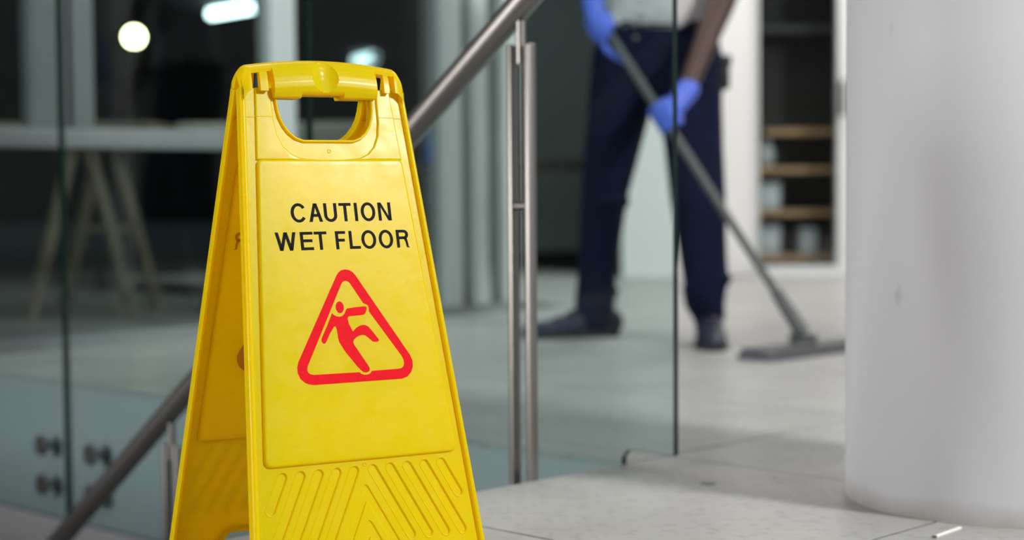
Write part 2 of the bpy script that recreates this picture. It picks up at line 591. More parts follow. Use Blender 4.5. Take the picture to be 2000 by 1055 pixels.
# ceiling and outer walls
IN = [(-4.6, -3.5), (6.0, -3.5), (6.0, 8.45), (0.50, 8.45), (0.0, 6.25), (-4.6, 1.66)]
bm = bmesh.new()
lo = [bm.verts.new((x, y, CEIL_Z)) for x, y in IN]; hi = [bm.verts.new((x, y, CEIL_Z + 0.2)) for x, y in IN]
bm.faces.new(lo[::-1]); bm.faces.new(hi)
for i in range(6):
    j = (i + 1) % 6
    bm.faces.new((lo[i], lo[j], hi[j], hi[i]))
struct(mk('ceiling', bm, M['ceiling'], smooth=False))
bm = bmesh.new(); bbox(bm, -4.6, 6.0, -3.7, -3.5, 0, CEIL_Z)
struct(mk('wall_behind', bm, M['side_wall'], smooth=False))
bm = bmesh.new(); bbox(bm, 6.0, 6.2, -3.7, 8.5, 0, CEIL_Z)
struct(mk('wall_right', bm, M['side_wall'], smooth=False))
bm = bmesh.new(); bbox(bm, -4.8, -4.6, -3.7, 1.66, 0, CEIL_Z)
struct(mk('wall_left', bm, M['white_wall'], smooth=False))
# white back wall with a door opening
DX0, DX1, WY = 1.195, 1.640, 8.30
bm = bmesh.new()
bbox(bm, 0.54, DX0, WY, WY + 0.15, 0, CEIL_Z)
bbox(bm, DX1, 6.0, WY, WY + 0.15, 0, CEIL_Z)
bbox(bm, DX0, DX1, WY, WY + 0.15, 2.1, CEIL_Z)
struct(mk('wall_back', bm, M['white_wall'], smooth=False))
# glazed door
door = struct(empty('door_1', (DX0, WY, 0)), 'narrow white framed glass door in front of wooden shelves')
W = DX1 - DX0
bm = bmesh.new()
bbox(bm, 0, 0.012, -0.02, 0.06, 0, 2.1); bbox(bm, W - 0.045, W, -0.02, 0.06, 0, 2.1)
bbox(bm, 0.012, W - 0.045, -0.02, 0.06, 0.0, 0.045); bbox(bm, 0.012, W - 0.045, -0.02, 0.06, 2.03, 2.1)
mk('door_frame', bm, M['white_alu'], door)
boxobj('pane', (0.012, W - 0.045, 0.015, 0.021, 0.045, 2.03), M['pane'], door)
bm = bmesh.new()
tube(bm, (W - 0.028, -0.06, 0.78), (W - 0.028, -0.06, 0.95), 0.010)
tube(bm, (W - 0.028, -0.06, 0.80), (W - 0.028, -0.01, 0.80), 0.007); tube(bm, (W - 0.028, -0.06, 0.93), (W - 0.028, -0.01, 0.93), 0.007)
h = mk('handle', bm, M['dark'], door); h['label'] = 'dark vertical pull handle'

# glazed wall: sill, mullions, panes
win = struct(empty('window_1', ab(0, W1B, 0), AANG), 'tall dark glazing with pale grey aluminium mullions')
A0, A1 = -2.0, 4.41
boxobj('window_sill', (A0, A1, -0.03, 0.06, -0.002, 0.035), M['alu'], win)
boxobj('window_header', (A0, A1, -0.03, 0.06, 2.75, CEIL_Z), M['alu'], win)
MUL = [(A0, A0 + 0.07), (0.2, 0.27), (1.4, 1.47), (2.47, 2.575), (2.590, 2.66), (3.300, 3.395), (4.050, 4.125), (4.190, 4.255), (4.342, A1)]
for i, (m0, m1) in enumerate(MUL):
    mm = M['white_alu'] if i >= 5 else M['alu']
    boxobj('mullion', (m0, m1, -0.03, 0.05, 0.63 if i in (3, 4) else 0.035, 2.75), mm, win, bev=0.004)
boxobj('transom', (1.47, 3.30, -0.03, 0.05, 0.572, 0.63), M['alu'], win, bev=0.004)
boxobj('pane', (1.47, 3.30, 0.006, 0.012, 0.035, 0.572), M['pane'], win)
for i in range(len(MUL) - 1):
    p0, p1 = MUL[i][1], MUL[i + 1][0]
    if p1 - p0 < 0.03: continue
    boxobj('pane', (p0, p1, 0.006, 0.012, 0.63 if 1.4 < p0 < 3.3 else 0.035, 2.75), M['pane'], win)

LAMP_WHERE = ['ahead of the camera on the right', 'ahead of the camera on the left', 'in front of the mopping person', 'by the right wall midway', 'nearest the white back wall', 'in the far right corner', 'above the glass balustrade']
# ceiling lamps
for i, (x, y, sx, sy, w) in enumerate(LAMPS):
    e = empty('ceiling_light', (x, y, CEIL_Z))
    tag(e, 'white panel lamp on the ceiling ' + LAMP_WHERE[i], 'ceiling light', 'panel lamps on the ceiling')
    bm = bmesh.new()
    bbox(bm, -sx / 2 - .03, sx / 2 + .03, -sy / 2 - .03, sy / 2 + .03, -0.06, 0.0)
    mk('housing', bm, M['white_alu'], e)
    boxobj('diffuser', (-sx / 2, sx / 2, -sy / 2, sy / 2, -0.068, -0.06), M['diffuser'], e)

fl = empty('flood_lamp', FLOOD); fl.rotation_euler = FLOOD_ROT
tag(fl, 'tilted rectangular flood lamp hung from the ceiling right behind the camera', 'flood lamp')
boxobj('housing', (-0.35, 0.35, -0.29, 0.29, -0.03, 0.06), M['white_alu'], fl, bev=0.01)
boxobj('diffuser', (-0.31, 0.31, -0.25, 0.25, -0.038, -0.03), M['diffuser'], fl)
bm = bmesh.new(); rv = FLOOD_ROT.to_matrix().inverted() @ Vector((0, 0, CEIL_Z - FLOOD.z - 0.03)); tube(bm, (0, 0, 0.03), rv, 0.012); mk('bracket', bm, M['dark'], fl)

wl = empty('fill_light_box', FILL_LAMP)
tag(wl, 'large white rectangular fill light added out of view on the left wall', 'wall lamp')
boxobj('housing', (-0.06, 0.03, -0.75, 0.75, -0.5, 0.5), M['white_alu'], wl, bev=0.01)
boxobj('diffuser', (0.03, 0.04, -0.70, 0.70, -0.45, 0.45), M['diffuser'], wl)

# round column
bm = bmesh.new()
lathe(bm, [(0.245, 0.0), (0.245, 0.005), (0.245, CEIL_Z)], seg=128)
col = struct(mk('column', bm, M['column'], loc=(0.734, 2.457, 0), ang=60), 'thick round pale grey column with scuffs near the floor')
tag(col, 'thick round pale grey column with scuffs near the floor', 'column')

# ================================================================== OUTSIDE, behind the glazing
bm = bmesh.new()
bbox(bm, -14, 4.45, W1B + 0.06, 30, -0.28, -0.03)
struct(mk('ground', bm, M['paving'], rz=AANG, smooth=False), 'dark paving outside the glazing')
bm = bmesh.new(); bbox(bm, -14, 9, 26.5, 26.8, -0.1, 6)
struct(mk('wall_far', bm, M['dark'], smooth=False))
bm = bmesh.new(); bbox(bm, -9, 4, 12.0, 26.5, 2.22, 2.4)
struct(mk('trim_1', bm, M['dark'], smooth=False), 'dark canopy outside the glazing')
bm = bmesh.new(); bbox(bm, 0.80, 0.92, 8.45, 14, -0.05, CEIL_Z)
struct(mk('wall_passage', bm, M['dark'], smooth=False))
bm = bmesh.new(); bbox(bm, -0.6, 0.80, 11.6, 11.8, -0.05, CEIL_Z)
struct(mk('wall_passage_end', bm, M['passage'], smooth=False), 'grey green wall at the end of the dark passage')

def hanging_tube(p0, p1, m, label):
    p0, p1 = Vector(p0), Vector(p1)
    e = empty('tube_light', (p0 + p1) / 2)
    tag(e, label, 'tube light')
    c = (p0 + p1) / 2
    bm = bmesh.new(); tube(bm, p0 - c, p1 - c, 0.045 if m is M['tube'] else 0.065, seg=16)
    mk('tube', bm, m, e)
    d = (p1 - p0).normalized()
    for pp, s in ((p0, -1), (p1, 1)):
        bm = bmesh.new()
        tube(bm, pp - c - d * 0.02 * s, pp - c + d * 0.03 * s, 0.05)
        tube(bm, pp - c, pp - c + Vector((0, 0, 2.22 - c.z)), 0.006)
        mk('bracket', bm, M['dark'], e)
hanging_tube((-2.97, 16.9, 2.16), (-2.40, 16.2, 2.16), M['tube'], 'bright bluish white tube light at the top behind the sign')
hanging_tube((-2.10, 23.2, 2.14), (-1.80, 22.5, 2.14), M['tube_dim'], 'small dim bluish tube light just above the sign handle')

lamp = empty('garden_lamp', (-3.09, 14.0, -0.03))
tag(lamp, 'round yellowish globe lamp glowing outside the dark glazing', 'lamp')
bm = bmesh.new(); sphere(bm, (0, 0, 1.717), 0.075, 24, 16); mk('globe', bm, M['globe'], lamp)
bm = bmesh.new(); tube(bm, (0, 0, 0), (0, 0, 1.65), 0.025); mk('pole', bm, M['dark'], lamp)
bm = bmesh.new(); lathe(bm, [(0.09, 0), (0.09, 0.02), (0.03, 0.05)]); mk('base', bm, M['dark'], lamp)

def trestle_table(loc, rz, length, topmat, label):
    e = empty('trestle_table', loc, rz)
    tag(e, label, 'table', 'trestle tables outside the glazing')
    boxobj('table_top', (-length / 2, length / 2, -0.32, 0.32, 0.685, 0.73), topmat, e, bev=0.004)
    boxobj('apron', (-length / 2 + 0.02, length / 2 - 0.02, -0.30, -0.28, 0.645, 0.685), topmat, e)
    for sx in (-1, 1):
        x = sx * (length / 2 - 0.28)
        for sy in (-0.22, 0.22):
            for s in (-1, 1):
                bm = bmesh.new()
                p0, p1 = Vector((x + s * 0.02, sy, 0.685)), Vector((x + s * 0.19, sy + (0.03 if sy > 0 else -0.03), 0.0))
                tube(bm, p0, p1, 0.024, seg=4)
                mk('leg', bm, M['wood'], e)
        bm = bmesh.new(); tube(bm, (x, -0.25, 0.66), (x, 0.25, 0.66), 0.022, seg=4); mk('beam', bm, M['wood'], e)
        bm = bmesh.new(); tube(bm, (x - 0.11, 0.24, 0.32), (x + 0.11, 0.24, 0.32), 0.014, seg=4); mk('stretcher', bm, M['wood'], e)
trestle_table((-1.95, 6.55, -0.03), 0.02, 1.24, M['wood'], 'trestle table with brownish top at the far left outside')
trestle_table((-0.83, 6.75, -0.03), -0.02, 0.86, M['table_top'], 'trestle table with pale top right behind the sign')

# small dark stool with the blue bottle
st = empty('stool', (-0.33, 7.5, -0.03))
tag(st, 'small dark stool outside under the blue bottle', 'stool')
boxobj('seat', (-0.16, 0.16, -0.16, 0.16, 0.545, 0.575), M['dark'], st, bev=0.004)
for sx in (-1, 1):
    for sy in (-1, 1):
        bm = bmesh.new(); tube(bm, (sx * .12, sy * .12, .55), (sx * .15, sy * .15, 0), 0.013, seg=8); mk('leg', bm, M['dark'], st)
bo = empty('spray_bottle', (-0.335, 7.45, 0.545))
tag(bo, 'blue spray bottle on the stool right of the sign', 'bottle')
bm = bmesh.new(); lathe(bm, [(0.040, 0), (0.046, 0.008), (0.046, 0.06), (0.036, 0.095), (0.016, 0.115), (0.014, 0.13)], 24); mk('body', bm, M['blue'], bo)
bm = bmesh.new(); bbox(bm, -0.035, 0.014, -0.010, 0.010, 0.13, 0.152); bevel(bm, 0.003)
tr = mk('trigger_head', bm, M['blue'], bo)
bm = bmesh.new(); bbox(bm, -0.026, -0.02, -0.005, 0.005, 0.10, 0.13); mk('trigger', bm, M['blue'], tr)

# bench seen through the gap behind the post
bn = empty('bench', (0.32, 9.8, -0.03))
tag(bn, 'brown wooden bench in the dark passage behind the steel post', 'bench')
boxobj('seat', (-0.34, 0.34, -0.2, 0.2, 0.565, 0.62), M['wood'], bn, bev=0.004)
for sx in (-1, 1):
    for sy in (-1, 1):
        boxobj('leg', (sx * .29 - .025, sx * .29 + .025, sy * .15 - .025, sy * .15 + .025, 0, .565), M['dark'], bn)

# shelves behind the glass door
sh = empty('shelf_unit', (DX0 - 0.05, WY + 0.35, 0))
tag(sh, 'tall dark shelf unit with oak shelves behind the glass door', 'shelf')
SW = W + 0.12
boxobj('back_panel', (0, SW, 0.30, 0.32, 0, 2.1), M['dark'], sh)
boxobj('side_panel', (-0.02, 0, 0, 0.32, 0, 2.1), M['dark'], sh)
boxobj('side_panel', (SW, SW + 0.02, 0, 0.32, 0, 2.1), M['dark'], sh)
SHZ = [0.085, 0.315, 0.535, 1.25, 1.6]
for z in SHZ:
    boxobj('shelf_board', (0, SW, 0, 0.30, z - 0.03, z), M['shelf_wood'] if z < 1 else M['dark'], sh)
boxobj('shelf_board', (0.16, SW, 0.05, 0.30, 0.70, 0.73), M['shelf_wood'], sh)
boxobj('base', (0, SW, 0.0, 0.30, 0.0, 0.055), M['dark'], sh)
def storage_box(x0, x1, z0, z1, label):
    e = empty('storage_box', (DX0 - 0.05 + (x0 + x1) / 2, WY + 0.48, z0))
    tag(e, label, 'box', 'pale boxes on the oak shelves')
    w = (x1 - x0) / 2
    bm = bmesh.new(); bbox(bm, -w, w, -0.09, 0.09, 0, (z1 - z0) * 0.78); bevel(bm, 0.006); mk('body', bm, M['pale_blue'], e)
    bm = bmesh.new(); bbox(bm, -w - .004, w + .004, -0.094, 0.094, (z1 - z0) * 0.78, z1 - z0); bevel(bm, 0.006); mk('lid', bm, M['pale_blue'], e)
storage_box(0.127, 0.233, 0.315, 0.455, 'pale blue storage box on the middle oak shelf')
storage_box(0.127, 0.233, 0.085, 0.235, 'pale blue storage box on the lowest oak shelf, left one')
storage_box(0.339, 0.419, 0.085, 0.225, 'pale blue storage box on the lowest oak shelf, right one')
ja = empty('vase', (DX0 + 0.125, WY + 0.47, 0.535))
tag(ja, 'pale oval vase on the upper oak shelf', 'vase')
bm = bmesh.new(); lathe(bm, [(0.02, 0), (0.036, 0.03), (0.040, 0.07), (0.030, 0.11), (0.018, 0.13)], 24); mk('body', bm, M['pale_blue'], ja)
bm = bmesh.new(); lathe(bm, [(0.018, 0.128), (0.024, 0.136), (0.022, 0.14)], 24); mk('rim', bm, M['pale_blue'], ja)

# ================================================================== GLASS BALUSTRADE
GA0, GA1 = 2.095, 2.107
PAN = [(1.690, 2.600), (2.606, 3.512), (3.522, 4.26)]
BOLTS = {0: (1.92, 2.49), 1: (2.715, 3.402), 2: (3.618, 4.15)}
gl_labels = ['clear glass balustrade panel nearest the round column, notched over the floor edge',
             'middle glass balustrade panel behind the yellow sign',
             'farthest glass balustrade panel at the left edge with round steel bolts']
for i, (b0, b1) in enumerate(PAN):
    e = empty('glass_panel', ab(2.101, (b0 + b1) / 2, 0), AANG)
    tag(e, gl_labels[i], 'glass panel', 'glass balustrade panels along the stair')
    c = (b0 + b1) / 2
    TOP, LOW = 1.06, -0.325
    if i == 0:
        nb = L1B - 0.006
        out = [(b0 - c, 0.026), (nb - 0.012 - c, 0.026), (nb - c, 0.012), (nb - c, LOW), (b1 - c, LOW), (b1 - c, TOP), (b0 - c, TOP)]
    else:
        out = [(b0 - c, LOW), (b1 - c, LOW), (b1 - c, TOP), (b0 - c, TOP)]
    bm = bmesh.new()
    f = [bm.verts.new((-0.006, y, z)) for y, z in out]; k = [bm.verts.new((0.006, y, z)) for y, z in out]
    bm.faces.new(f); bm.faces.new(k[::-1])
    n = len(out)
    for a in range(n):
        q = (a + 1) % n
        fc = bm.faces.new((f[a], k[a], k[q], f[q])); fc.material_index = 1
    o = mk('pane', bm, M['glass'], e, smooth=False)
    o.data.materials.append(M['glass_edge'])
    for bb in BOLTS[i]:
        for z in (-0.155, -0.250):
            bm = bmesh.new()
            tube(bm, (-0.016, bb - c, z), (-0.006, bb - c, z), 0.025, seg=24)
            tube(bm, (0.006, bb - c, z), (0.029, bb - c, z), 0.011, seg=20)
            bo_ = mk('standoff_bolt', bm, M['steel_dark'], e)
            bm = bmesh.new(); tube(bm, (-0.018, bb - c, z), (-0.0165, bb - c, z), 0.008, seg=6)
            mk('bolt_socket', bm, M['steel'], bo_)

# handrail on two posts
RA = 1.893
SL = -0.745
def railz(b): return 0.664 + SL * (b - 1.925)
hr = empty('handrail', ab(RA, 1.806, 0), AANG)
tag(hr, 'round brushed steel handrail sloping down behind the yellow sign', 'handrail')
bm = bmesh.new()
path = [(1.30, railz(1.62)), (1.58, railz(1.62)), (1.62, railz(1.625)), (1.66, railz(1.66)), (4.2, railz(4.2))]
R_ = 0.0215
rings = []
for i, (b, z) in enumerate(path):
    p = Vector((0, b - 1.806, z))
    d0 = (Vector((0, path[i][0] - path[i - 1][0], path[i][1] - path[i - 1][1]))).normalized() if i > 0 else None
    d1 = (Vector((0, path[i + 1][0] - path[i][0], path[i + 1][1] - path[i][1]))).normalized() if i < len(path) - 1 else None
    d = ((d0 or d1) + (d1 or d0)).normalized()
    up = Vector((1, 0, 0)).cross(d)
    rings.append([bm.verts.new(p + Vector((1, 0, 0)) * R_ * cos(t) + up * R_ * sin(t)) for t in [2 * pi * j / 32 for j in range(32)]])
for k in range(len(rings) - 1):
    for j in range(32):
        bm.faces.new((rings[k][j], rings[k][(j + 1) % 32], rings[k + 1][(j + 1) % 32], rings[k + 1][j]))
bm.faces.new(rings[0]); bm.faces.new(rings[-1])
mk('rail_tube', bm, M['steel'], hr)

def rail_post(b, ztop, zbot, label):
    e = empty('rail_post', ab(RA, b, zbot), AANG)
    tag(e, label, 'post', 'steel posts carrying the handrail')
    for s, nm in ((-1, 'flat_bar'), (1, 'flat_bar')):
        bm = bmesh.new()
        bbox(bm, -0.009, 0.009, s * 0.0185 - 0.0055, s * 0.0185 + 0.0055, 0, ztop - zbot)
        bevel(bm, 0.0022, 3)
        mk(nm, bm, M['steel'], e)
    bm = bmesh.new(); tube(bm, (0, 0, ztop - zbot - 0.03), (0, 0, railz(b) - R_ * 1.15 - zbot), 0.0075, seg=20)
    mk('stem', bm, M['steel'], e)
    for zz in (0.18, ztop - zbot - 0.25):
        bm = bmesh.new(); tube(bm, (0, -0.018, zz), (0, 0.018, zz), 0.0065, seg=16); mk('spacer', bm, M['steel'], e)
    bm = bmesh.new(); bbox(bm, -0.03, 0.03, -0.034, 0.034, 0, 0.006); bevel(bm, 0.001)
    mk('base_plate', bm, M['steel'], e)
rail_post(1.827, 0.677, -0.2, 'double bar steel post at the stair edge right of the sign')
rail_post(2.785, -0.045, -0.8, 'lower double bar steel post partly hidden at the sign\'s left edge')

# ================================================================== FLOOR SIGN
YAW, TH, SH_, WT, WB = 0.51467, 0.23612, 0.62495, 0.09779, 0.14383
LL = SH_ / cos(TH)
sign = empty('wet_floor_sign', (-0.22466, 1.98502, 0), YAW)
tag(sign, 'yellow plastic folding floor sign with black lettering and red slipping figure', 'floor sign')
def hw(s): return WT + (WB - WT) * s / LL

HOLE = [(-0.0588, -0.0575), (-0.0588, -0.065), (-0.0580, -0.078), (-0.0562, -0.088), (-0.0525, -0.0975), (-0.0470, -0.1055), (-0.0400, -0.1115), (-0.0310, -0.1147)]
HOLE = HOLE + [(-x, y) for x, y in HOLE[::-1]]
UCUT = [(-0.0668, -0.0500), (-0.0655, -0.0700), (-0.0650, -0.0930), (-0.0625, -0.1090), (-0.0565, -0.1225), (-0.0480, -0.1310), (-0.0370, -0.1360), (-0.0200, -0.1376)]
UCUT = UCUT + [(-x, y) for x, y in UCUT[::-1]]
BASE = [(-hw(.0535), -.0535), (hw(.0535), -.0535), (WB, -LL), (0.094, -LL), (0.070, -0.6035), (-0.070, -0.6035), (-0.094, -LL), (-WB, -LL)]
def outline(d):
    rr = [0, 0, 0.006, 0.004, 0.012, 0.012, 0.004, 0.006]
    return round_poly(offset_poly(BASE, d), [0 if r == 0 else max(r - d, 0.0008) if i not in (4, 5) else r + d for i, r in enumerate(rr)])
def u_band(d):
    o, n = outline(0), outline(d)
    n[0] = (n[0][0], o[0][1]); n[1] = (n[1][0], o[1][1])
    return o[1:] + [o[0]] + ([n[0]] + n[1:][::-1])
OUTER = outline(0)
def pl(s): return 0.0838 + 0.0789 * (s - 0.0535)
PANEL = round_poly([(-pl(.138), -.138), (pl(.138), -.138), (pl(.4845), -.4845), (-pl(.4845), -.4845)], [0.007, 0.007, 0.009, 0.009], 8)

def pill(x0, y0, x1, y1, r, seg=8):
    a = math.atan2(y1 - y0, x1 - x0); pts = []
    for i in range(seg + 1):
        t = a + pi / 2 + pi * i / seg; pts.append((x0 + r * cos(t), y0 + r * sin(t)))
    for i in range(seg + 1):
        t = a - pi / 2 + pi * i / seg; pts.append((x1 + r * cos(t), y1 + r * sin(t)))
    return pts
PILLS = []
PR = 0.0044
sl = 0.500                     # sideways run per unit of length down the leg
for i in range(5):
    u0 = 0.0112 + 0.0215 * i
    y0 = 0.4957
    send = 0.573
    u1 = u0 + sl * (send - y0)
    if u1 > hw(send) - 0.018:
        send = y0 + (hw(.53) - 0.021 - u0) / sl
        send = min(send, 0.573)
        u1 = u0 + sl * (send - y0)
    for sg in (-1, 1):
        PILLS.append(pill(sg * u0, -y0, sg * u1, -send, PR))
def chevron(top, bottom):
    w = PR * 2 * sqrt(1 + sl * sl)       # vertical-cut width measured sideways
    k = sl
    ins = top + 2 * PR * sqrt(1 + k * k) / k
    o = [(0, -top), (k * (bottom - top), -bottom), (k * (bottom - ins), -bottom), (0, -ins), (-k * (bottom - ins), -bottom), (-k * (bottom - top), -bottom)]
    return round_poly(o, [0.004, 0.0045, 0.0045, 0.0015, 0.0045, 0.0045], 6)
PILLS.append(chevron(0.5090, 0.585))
PILLS.append(chevron(0.5490, 0.592))

def build_panel():
    parts = []
    # one moulded wall: an inner face, an outer face, and what is pressed into or raised from it
    parts.append(plate_mesh([OUTER, HOLE], -0.0038, 0.0, 0.0, top=False))
    parts.append(plate_mesh([OUTER, HOLE, offset_poly(PANEL, 0.0035)] + PILLS, -0.0018, 0.0, 0.0012, 4, low=False))
    for pp in PILLS:
        parts.append(plate_mesh([pp], -0.0018, -0.00175, 0.0, low=False, sides=False))
    for pp in PILLS[:10]:
        parts.append(plate_mesh([offset_poly(pp, -0.0021), offset_poly(pp, -0.0010)], -0.0005, 0.0004, 0.0003))
    parts.append(plate_mesh([u_band(0.0066)], -0.001, 0.0046, 0.0026, 4))
    parts.append(plate_mesh([u_band(0.0030)], -0.0110, -0.002, 0.0008))
    # side strips beside the hand hole
    lft = [(-pl(.0535), -.0535)] + [UCUT[0][:1] + (-.0535,)] + UCUT[1:8] + [(-0.010, -0.1385), (-pl(.1385), -.1385)]
    rgt = [(-x, y) for x, y in lft]
    for s in (lft, rgt):
        parts.append(plate_mesh([s], -0.0005, 0.0026, 0.0018, 4, low=False))
    for u0, u1 in ((-hw(.0875) + .0066, -pl(.0875)), (-pl(.0875) + .002, -0.067), (0.067, pl(.0875) - .002), (pl(.0875), hw(.0875) - .0066)):
        parts.append(plate_mesh([[(u0, -.0868), (u1, -.0868), (u1, -.0882), (u0, -.0882)]], 0.0, 0.0030 if abs(u0 + u1) < .165 else 0.0005, 0.0003))
    parts.append(plate_mesh([PANEL], -0.0005, 0.0042, 0.0030, 4, low=False))
    lip_out = [(x * 1.0, y) for x, y in offset_poly(HOLE, -0.0030)]
    parts.append(plate_mesh([lip_out, HOLE], -0.0110, 0.0034, 0.0016, 4))
    # ridges on the inside
    parts.append(plate_mesh([PANEL, offset_poly(PANEL, 0.0018)], -0.0058, -0.0035, 0.0))
    for u0, u1 in ((-hw(.088) + .002, -0.060), (0.060, hw(.088) - .002)):
        parts.append(plate_mesh([[(u0, -.0872), (u1, -.0872), (u1, -.0888), (u0, -.0888)]], -0.0110, -0.004, 0.0))
    for s in (-1, 1):
        parts.append(plate_mesh([[(s * .0805, -.056), (s * .0821, -.056), (s * .0886, -.135), (s * .087, -.135)][::s]], -0.0085, -0.004, 0.0))
    # moulding marks
    for (u, y) in ((0.0, -0.1275), (0.0015, -0.4895)):
        parts.append(plate_mesh([pill(u, y, u + 1e-4, y, 0.0024), pill(u, y, u + 1e-4, y, 0.0014)], -0.0005, 0.0006, 0.0002))
    return join_meshes('sign_panel', parts)

# ---- print: letters and pictogram
TV = 0.182
def ring(cx, cy, rx, ry, tx, ty, a0, a1, n=40):
    P = []
    for i in range(n):
        t0, t1 = a0 + (a1 - a0) * i / n, a0 + (a1 - a0) * (i + 1) / n
        P.append([(cx + rx * cos(t0), cy + ry * sin(t0)), (cx + rx * cos(t1), cy + ry * sin(t1)),
                  (cx + (rx - tx) * cos(t1), cy + (ry - ty) * sin(t1)), (cx + (rx - tx) * cos(t0), cy + (ry - ty) * sin(t0))])
    return P
def rect(x0, x1, y0, y1): return [(x0, y0), (x1, y0), (x1, y1), (x0, y1)]
def glyph(ch, w):
    t, h = TV, 0.158
    if ch == 'I': return [rect(w / 2 - t / 2, w / 2 + t / 2, 0, 1)]
    if ch == 'T': return [rect(0, w, 1 - h, 1), rect(w / 2 - t / 2, w / 2 + t / 2, 0, 1 - h)]
    if ch == 'L': return [rect(0, t, 0, 1), rect(t, w, 0, h)]
    if ch == 'E': return [rect(0, t, 0, 1), rect(t, w, 0, h), rect(t, w, 1 - h, 1), rect(t, w * .94, .5 - h * .42, .5 + h * .58)]
    if ch == 'F': return [rect(0, t, 0, 1), rect(t, w, 1 - h, 1), rect(t, w * .9, .5 - h * .5, .5 + h * .5)]
    if ch == 'O': return ring(w / 2, .5, w / 2, .52, t, h, 0, 2 * pi, 64)
    if ch == 'C': return ring(w * .53, .5, w * .53, .52, t, h, radians(34), radians(326), 56)
    if ch == 'U': return [rect(0, t, .36, 1), rect(w - t, w, .36, 1)] + ring(w / 2, .36, w / 2, .38, t, h, pi, 2 * pi, 32)
    if ch == 'N': return [rect(0, t, 0, 1), rect(w - t, w, 0, 1), [(t * .2, 1), (t * 1.12, 1), (w - t * .2, 0), (w - t * 1.12, 0)]]
    if ch == 'A': return [[(0, 0), (t * 1.05, 0), (w / 2 + t * .35, 1), (w / 2 - t * .55, 1)], [(w, 0), (w - t * 1.05, 0), (w / 2 - t * .35, 1), (w / 2 + t * .55, 1)],
                          rect(w * .24, w * .76, .27, .27 + h)]
    if ch == 'W':
        q = w / 4; s = t * .52
        P = []
        for x0, y0, x1, y1 in ((s, 1, q + s * .2, 0), (2 * q, 1, q + s * .2, 0), (2 * q, 1, 3 * q - s * .2, 0), (w - s, 1, 3 * q - s * .2, 0)):
            P.append([(x0 - s, y0), (x0 + s, y0), (x1 + s, y1), (x1 - s, y1)])
        return P
    if ch == 'R':
        by = .735; ry = .265
        return [rect(0, t, 0, 1), rect(t, w * .58, 1 - h, 1), rect(t, w * .58, by - ry, by - ry + h)] + \
               ring(w * .58, by, w * .36, ry, t, h, -pi / 2, pi / 2, 24) + \
               [[(w * .52, by - ry + h * .6), (w * .78, by - ry + h * .95), (w * .86, .30), (w * .68, .30)], [(w * .68, .30), (w * .86, .30), (w * .90, .06), (w, 0), (w * .78, 0), (w * .71, .08)]]
def text_mesh(name):
    bm = bmesh.new()
    def line(items, base, cap, scale, x_ref, u_ref):
        for ch, x0, x1 in items:
            w = (x1 - x0) * scale / cap
            for poly in glyph(ch, w):
                vs = [bm.verts.new((u_ref + (x0 - x_ref) * scale + x * cap, base + y * cap, 0)) for x, y in poly]
                try: bm.faces.new(vs)
                except ValueError: pass
    line([('C', 415, 550), ('A', 577, 703), ('U', 717, 838), ('T', 858, 972), ('I', 1000, 1030), ('O', 1060, 1197), ('N', 1223, 1347)],
         -0.2116, 0.0216, 1.342e-4, 415, -0.0572)
    line([('W', 258, 450), ('E', 487, 607), ('T', 617, 737), ('F', 816, 914), ('L', 945, 1050), ('O', 1062, 1205), ('O', 1230, 1370), ('R', 1402, 1530)],
         -0.2441, 0.0212, 1.309e-4, 258, -0.0790)
    for f in bm.faces:
        if f.normal.z < 0: f.normal_flip()
    bm.normal_update()
    for f in list(bm.faces):
        if f.normal.z < 0: f.normal_flip()
    me = bpy.data.meshes.new(name); bm.to_mesh(me); bm.free()
    return me

# pictogram outlines as (across, down the panel) in metres
TRI_OUT = [(-0.00953, -0.27422), (-0.06645, -0.3702), (-0.0685, -0.37597), (-0.06876, -0.38256), (-0.06623, -0.38932), (-0.06129, -0.39405), (-0.05606, -0.3963), (-0.05067, -0.39724), (0.05765, -0.39695), (0.06491, -0.39484), (0.07022, -0.38985), (0.07299, -0.38378), (0.07352, -0.37695), (0.07105, -0.36995), (0.01395, -0.27501), (0.01067, -0.27094), (0.00655, -0.26851), (0.00178, -0.2676), (-0.0032, -0.2685), (-0.00671, -0.27082)]
TRI_IN = [(-0.00449, -0.2838), (-0.05614, -0.37598), (-0.05705, -0.3799), (-0.05615, -0.38305), (-0.05354, -0.38498), (-0.04939, -0.38583), (0.00581, -0.38616), (0.00814, -0.3884), (0.01174, -0.38952), (0.01581, -0.38948), (0.0189, -0.38817), (0.02116, -0.38561), (0.05413, -0.38522), (0.05835, -0.38472), (0.06125, -0.38277), (0.06252, -0.37935), (0.06225, -0.37477), (0.0603, -0.3704), (0.02577, -0.31738), (0.02599, -0.31282), (0.02501, -0.31004), (0.02256, -0.30857), (0.01974, -0.30753), (0.00645, -0.28465), (0.00461, -0.28231), (0.00232, -0.28101), (-0.00027, -0.28092), (-0.00265, -0.28189)]
